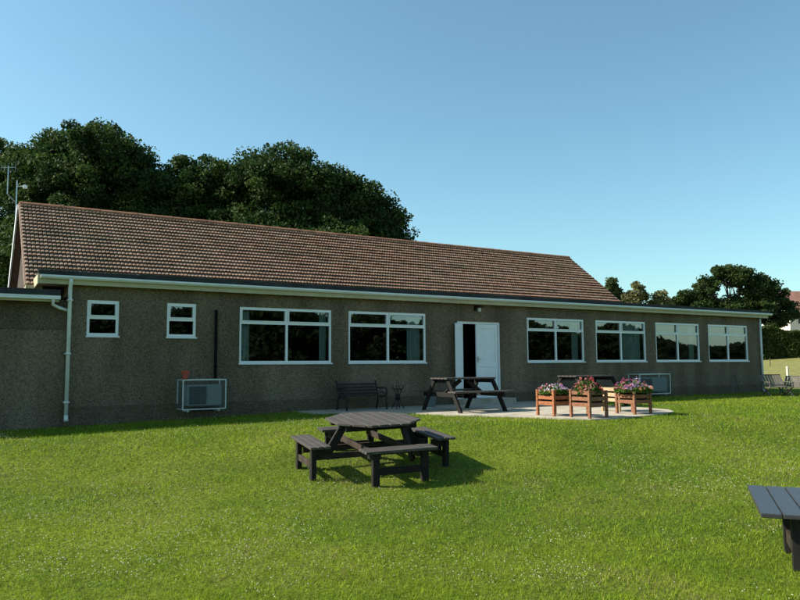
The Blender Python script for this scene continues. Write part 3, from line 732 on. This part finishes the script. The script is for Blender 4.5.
def tree(name, loc, lobes, label, n_clump=300, per=180, leaf=.2, clr=.75, cols=((.035, .065, .014), (.075, .11, .022)), seed=1, group=None, th=.35, zb=2.5):
    t = empty(name, loc, label=label, cat='tree', group=group)
    Q_, c_, CC = crown(lobes, n_clump, per, leaf, clr, cols, seed)
    npmesh('crown', Q_, 4, M['leaf'], t, c_)
    m_ = MB(); r = random.Random(seed)
    m_.tube([(0, 0, -.3), (.05, 0, zb*.5), (0, .1, zb), (.1, 0, zb*1.5)], th, 10, th*.6)
    for l in lobes:
        a = Vector((.05, 0, zb*r.uniform(.8, 1.2))); b = Vector(l[:3]); md = (a+b)/2+Vector((r.uniform(-.4, .4), r.uniform(-.4, .4), .3))
        m_.tube([a, md, b, b+Vector((r.uniform(-.5, .5), r.uniform(-.5, .5), l[4]*.5))], th*.42, 7, th*.10)
        for _ in range(4):
            e = b+Vector((r.uniform(-1, 1)*l[3]*.7, r.uniform(-1, 1)*l[3]*.7, r.uniform(-.3, .8)*l[4])); m_.tube([md, (md+e)/2+Vector((0, 0, .2)), e], th*.18, 5, th*.05)
    m_.build('trunk', M['bark'], t, smooth=True)
    return t
OAKC = ((.018, .044, .013), (.058, .094, .021))
# view-aligned frame for reading crown widths: a = to the right of the photo, b = away
def vv(a, b, z): return (a*math.cos(YAW)+b*math.sin(YAW), -a*math.sin(YAW)+b*math.cos(YAW), z)
def lob(a, b, z, rx, rz): return (*vv(a, b, z), rx, rz)
GT = 'large trees behind the clubhouse'
tree('oak_tree', (5.2, 23.1, -.2), [lob(.3, 0, 10.1, 2.7, 3.2), lob(-1.5, .3, 10.3, 1.8, 2.6), lob(-2.7, .5, 9.7, 1.7, 2.9), lob(1.9, .3, 9.1, 2.0, 2.9), lob(3.4, 0, 8.3, 1.9, 2.5), lob(4.5, .3, 7.9, 1.7, 2.6), lob(-2.6, -.6, 6.2, 1.5, 2.8), lob(.4, -1.2, 6.2, 3.2, 3.0), lob(3.6, 0, 5.2, 2, 2.8), lob(0, 0, 4.2, 4, 1.6)],
     'tall broad dark tree rising behind left end of tiled roof, highest of the trees', 900, 210, .125, .62, OAKC, 11, GT)
tree('oak_tree', (13.8, 17.8, -.2), [lob(-.3, 0, 8.3, 3.3, 3.4), lob(-3.4, .4, 8.8, 2.2, 2.6), lob(-1.8, .5, 8.7, 2.0, 2.6), lob(-5.2, .4, 8.9, 1.8, 2.6), lob(1.5, .2, 8.5, 2.1, 2.7), lob(3.0, .2, 8.0, 2.0, 2.5), lob(4.0, .1, 7.2, 1.8, 2.3), lob(4.85, 0, 6.0, 1.3, 2.2), lob(-4.8, 0, 6, 2.2, 2.6), lob(1.5, -1, 5.4, 4.0, 2.6), lob(-1.5, -1, 5.4, 4.0, 2.6)],
     'widest domed dark tree behind the middle of tiled roof, sloping down to the right', 1250, 210, .125, .62, OAKC, 12, GT)
tree('oak_tree', (.2, 34.2, -.3), [lob(-.2, 0, 11.6, 3.3, 3.4), lob(-2, 0, 8.5, 3.2, 3), lob(.8, 0, 7.5, 2.6, 3.5), lob(1.0, 0, 4, 2.6, 2.6)],
     'dark tree mostly cut off by the left edge of the photo', 420, 200, .15, .75, OAKC, 13, GT, zb=3)
# oak on the right
tree('oak_tree', (86.5, 42.5, 2.7), [lob(-.8, 0, 9.4, 1.8, 1.6), lob(1.2, 0, 9.1, 1.6, 1.7), lob(-3.2, 0, 7.8, 1.7, 1.5), lob(-5.2, 0, 5.6, 2.3, 2.2), lob(3.2, 0, 7.6, 1.7, 1.8), lob(5.2, 0, 6.9, 1.7, 1.8), lob(6.6, 0, 4.6, 1.5, 2.4), lob(3.6, 0, 4.2, 3.0, 2.8), lob(-.6, .3, 4.0, 3.8, 2.6), lob(-4.6, .2, 3.4, 2.6, 1.8), lob(.5, .3, 6.0, 1.9, 1.0)],
     'big rounded oak with open gaps in its crown behind right end of flat roof', 420, 190, .26, .85, ((.026, .048, .013), (.050, .078, .022)), 21, None, .45, 2.6)
# lighter slim trees seen past the end of the roof
ML = 'slim pale green trees beyond the roof end'
for i, (x, y, top, lb) in enumerate([(62.2, 41.1, 10.5, 'slim dark green tree immediately right of the tiled roof end'), (63.2, 40.4, 8.9, 'short pale olive tree, second in the row beyond the roof end'), (64.0, 39.2, 9.9, 'pale olive bushy tree, tallest in the row beyond the roof end'), (66.4, 37.9, 9.1, 'thin feathery pale tree, rightmost in the row beyond the roof end')]):
    z0 = float(gz(x, y)); h = top-z0; w = [.9, 1.0, 1.15, 1.0][i]
    cl = ((.05, .085, .03), (.08, .11, .04)) if i == 0 else ((.12, .13, .05), (.19, .18, .08))
    tree('slim_tree', (x, y, z0), [lob(0, 0, h-1.2, w*.7, 1.2), lob(-.5, 0, h-2.6, w, 1.6), lob(.6, 0, h-2.3, w*.8, 1.3), lob(0, 0, h-4.5, w*1.2, 2)], lb, 110, 100, .2, .5, cl, 31+i, ML, .14, 2.5)
# hedge bank
M['hedgecore'] = mat('hedge_inner_leaves', (.022, .036, .012), .95, .4, 6)
def hedge(loc, length, depth, height, rz, label, seed):
    t = empty('hedge', loc, rz, label=label, cat='hedge'); r = np.random.default_rng(seed); n = 80000
    x = r.uniform(-length/2, length/2, n); side = r.random(n); hh = height*(.92+.10*np.sin(x*.9)+.05*np.sin(x*2.3+1))
    y = np.where(side < .6, -depth/2+np.abs(r.normal(0, .25, n)), r.uniform(-depth/2, depth/2, n)); z = np.where(side < .6, r.uniform(0, 1, n)*hh, hh-np.abs(r.normal(0, .15, n)))
    y = y+.25*np.sin(x*1.3+z)
    c = (np.array([.036, .060, .016])+np.array([.04, .04, .010])*r.random((n, 1)))*r.uniform(.7, 1.3, (n, 1))
    npmesh('foliage', rand_quads(np.stack([x, y, z], 1), n, .26, 1.1, 0, r), 4, M['leaf'], t, c)
    m_ = MB(); m_.box(-length/2+.3, length/2-.3, -depth/2+.35, depth/2-.3, -.2, height*.8); m_.build('branches', M['hedgecore'], t); return t
hedge((66.5, 20.4, 1.3), 26, 2.6, 2.75, math.atan2(-2.2, 3.1), 'tall dark clipped hedge along far side of the field at right', 5)
# distant red-roofed house
hs = empty('house', (119.6, 51.6, 4.0), math.radians(-28), label='distant cream house with red tiled roof half hidden by the oak', cat='house')
m_ = MB(); m_.box(-5, 5, -4, 4, 0, 5.6)
for x in (-5, 5):
    v = [m_.bm.verts.new(p) for p in ((x, -4, 5.6), (x, 4, 5.6), (x, 0, 8.6))]; m_.bm.faces.new(v)
m_.build('wall', M['housewall'], hs)
m_ = MB(); quad(m_, (-5.4, -4.5, 5.4), (5.4, -4.5, 5.4), (5.4, 0, 8.8), (-5.4, 0, 8.8)); quad(m_, (-5.4, 4.5, 5.4), (-5.4, 0, 8.8), (5.4, 0, 8.8), (5.4, 4.5, 5.4)); hr = m_.build('roof', M['redroof'], hs)
sm_ = hr.modifiers.new('thick', 'SOLIDIFY'); sm_.thickness = .15
for x in (-3, 0, 3):
    m_ = MB(); m_.box(x-.6, x+.6, -4.05, -4.0, 3.2, 4.5); m_.build('window', M['dgrill'], hs)
# trees across the lawn to the south, mirrored in the panes
SG = 'trees beyond the lawn on the south side, mirrored in the windows'
first = tree('boundary_tree', (14, -66, -.7), [(0, 0, 5.4, 4.6, 3.2), (-3, 0, 4.6, 3, 2.8), (3, 1, 4.8, 3, 2.8), (0, 0, 2.6, 5, 2.2), (0, 0, 1.0, 6, 1.4)], 'dark tree across the lawn, mirrored in the clubhouse windows', 230, 110, .42, 1.2, ((.012, .024, .008), (.026, .038, .012)), 41, SG)
for i in range(16):
    c = copy_tree(first); c.location = (14+8.2*(i+1), -66+3*math.sin(i*1.7), -.7); c.rotation_euler = (0, 0, i*1.1); s_ = [.95, 1.1, .9, 1.0, .92, 1.05, .98, .85, .9, .7, .62, .55, .6, .5, .58, .5][i]; c.scale = (1.05, 1.05, s_)

# ---------------------------------------------------------------- lawn: grass blades and clover
def scatter(n, rmin, rmax, spread=.80):
    u = rng.random(n); r = rmin*(rmax/rmin)**u; a = YAW+rng.uniform(-spread, spread, n)
    x = CAM[0]+r*np.sin(a); y = CAM[1]+r*np.cos(a)
    k = ~in_poly(x, y, PATIO) & ~((y > -.02) & (x < 24.0))
    return x[k], y[k], r[k]
x, y, r = scatter(640000, 3.0, 30)
n = len(x); z = gz(x, y)
h = .023*rng.uniform(.5, 1.5, n)*(.7+.9*vnoise(x, y, 5.0))*(1+.25*(r > 9)); w = .0034*(r/4)**.75*rng.uniform(.7, 1.4, n)
th = rng.uniform(0, 2*np.pi, n); dx, dy = np.cos(th)*w/2, np.sin(th)*w/2
ln_ = rng.uniform(.2, 1.1, n)*h; la = rng.uniform(0, 2*np.pi, n)
A = np.stack([x-dx, y-dy, z-.004], 1); B = np.stack([x+dx, y+dy, z-.004], 1); T = np.stack([x+np.cos(la)*ln_, y+np.sin(la)*ln_, z+h], 1)
V = np.stack([A, B, T], 1).reshape(-1, 3)
p1 = vnoise(x, y, .35)[:, None]; p2_ = vnoise(x+31, y, 1.1)[:, None]; p3_ = vnoise(x, y+17, 3.2)[:, None]; q1 = rng.random((n, 1))
lush = np.array([.085, .180, .010]); pale = np.array([.270, .335, .020]); straw = np.array([.26, .22, .09])
p4_ = vnoise(x*.8+7, y*1.7, 7.0)[:, None]
k = np.clip(-.35+1.8*(p1*.3+p2_*.25+p3_*.2+p4_*.25)+rng.normal(0, .18, (n, 1)), 0, 1)
c = lush*(1-k)+pale*k; worn = np.exp(-(((x-4.87)/1.3)**2+((y+6.2)/1.2)**2)**2)[:, None]*.35+np.exp(-((x-6.6)/2.2)**2-((y+9.2)/.7)**2)[:, None]*.25
dry = (q1 < worn*(.4+1.2*p3_)+.03+.34*np.clip((p2_*.6+p3_*.4-.58)*5, 0, 1)); c = np.where(dry, straw, c)*rng.uniform(.55, 1.4, (n, 1))*(.72+.56*vnoise(x+3, y, 14)[:, None])
npmesh('grass', V, 3, M['grassm'], None, c, kind='stuff', label='mown green lawn grass in front of the clubhouse', cat='grass')
x, y, r = scatter(30000, 3.2, 19, .75); k = (vnoise(x, y, .45)*.5+vnoise(x, y, 1.4)*.5+rng.normal(0, .07, len(x))) > .56; x, y, r = x[k], y[k], r[k]; n = len(x); z = gz(x, y)+rng.uniform(.025, .055, n)
s = .0048*rng.uniform(.6, 1.4, n)*(1+.03*r)
O = np.stack([x, y, z], 1); ax = [np.array(v, float) for v in ((1,0,0),(0,1,0),(-1,0,0),(0,-1,0))]; topv = O+np.array([0,0,1.])*s[:, None]; bot = O-np.array([0,0,.8])*s[:, None]
F = []
for i in range(4):
    a = O+ax[i]*s[:, None]; b = O+ax[(i+1) % 4]*s[:, None]; F.append(np.stack([a, b, topv], 1)); F.append(np.stack([b, a, bot], 1))
V = np.stack(F, 1).reshape(-1, 3); cc = np.where(rng.random((n, 1)) < .82, np.array([.56, .57, .38]), np.array([.50, .44, .22])); 
npmesh('clover_flowers', V, 3, M['petal'], None, np.repeat(cc*rng.uniform(.7, 1.1, (n, 1)), 8, 0), kind='stuff', label='tiny white clover flowers scattered through the lawn', cat='clover')
S.render.engine = 'CYCLES'
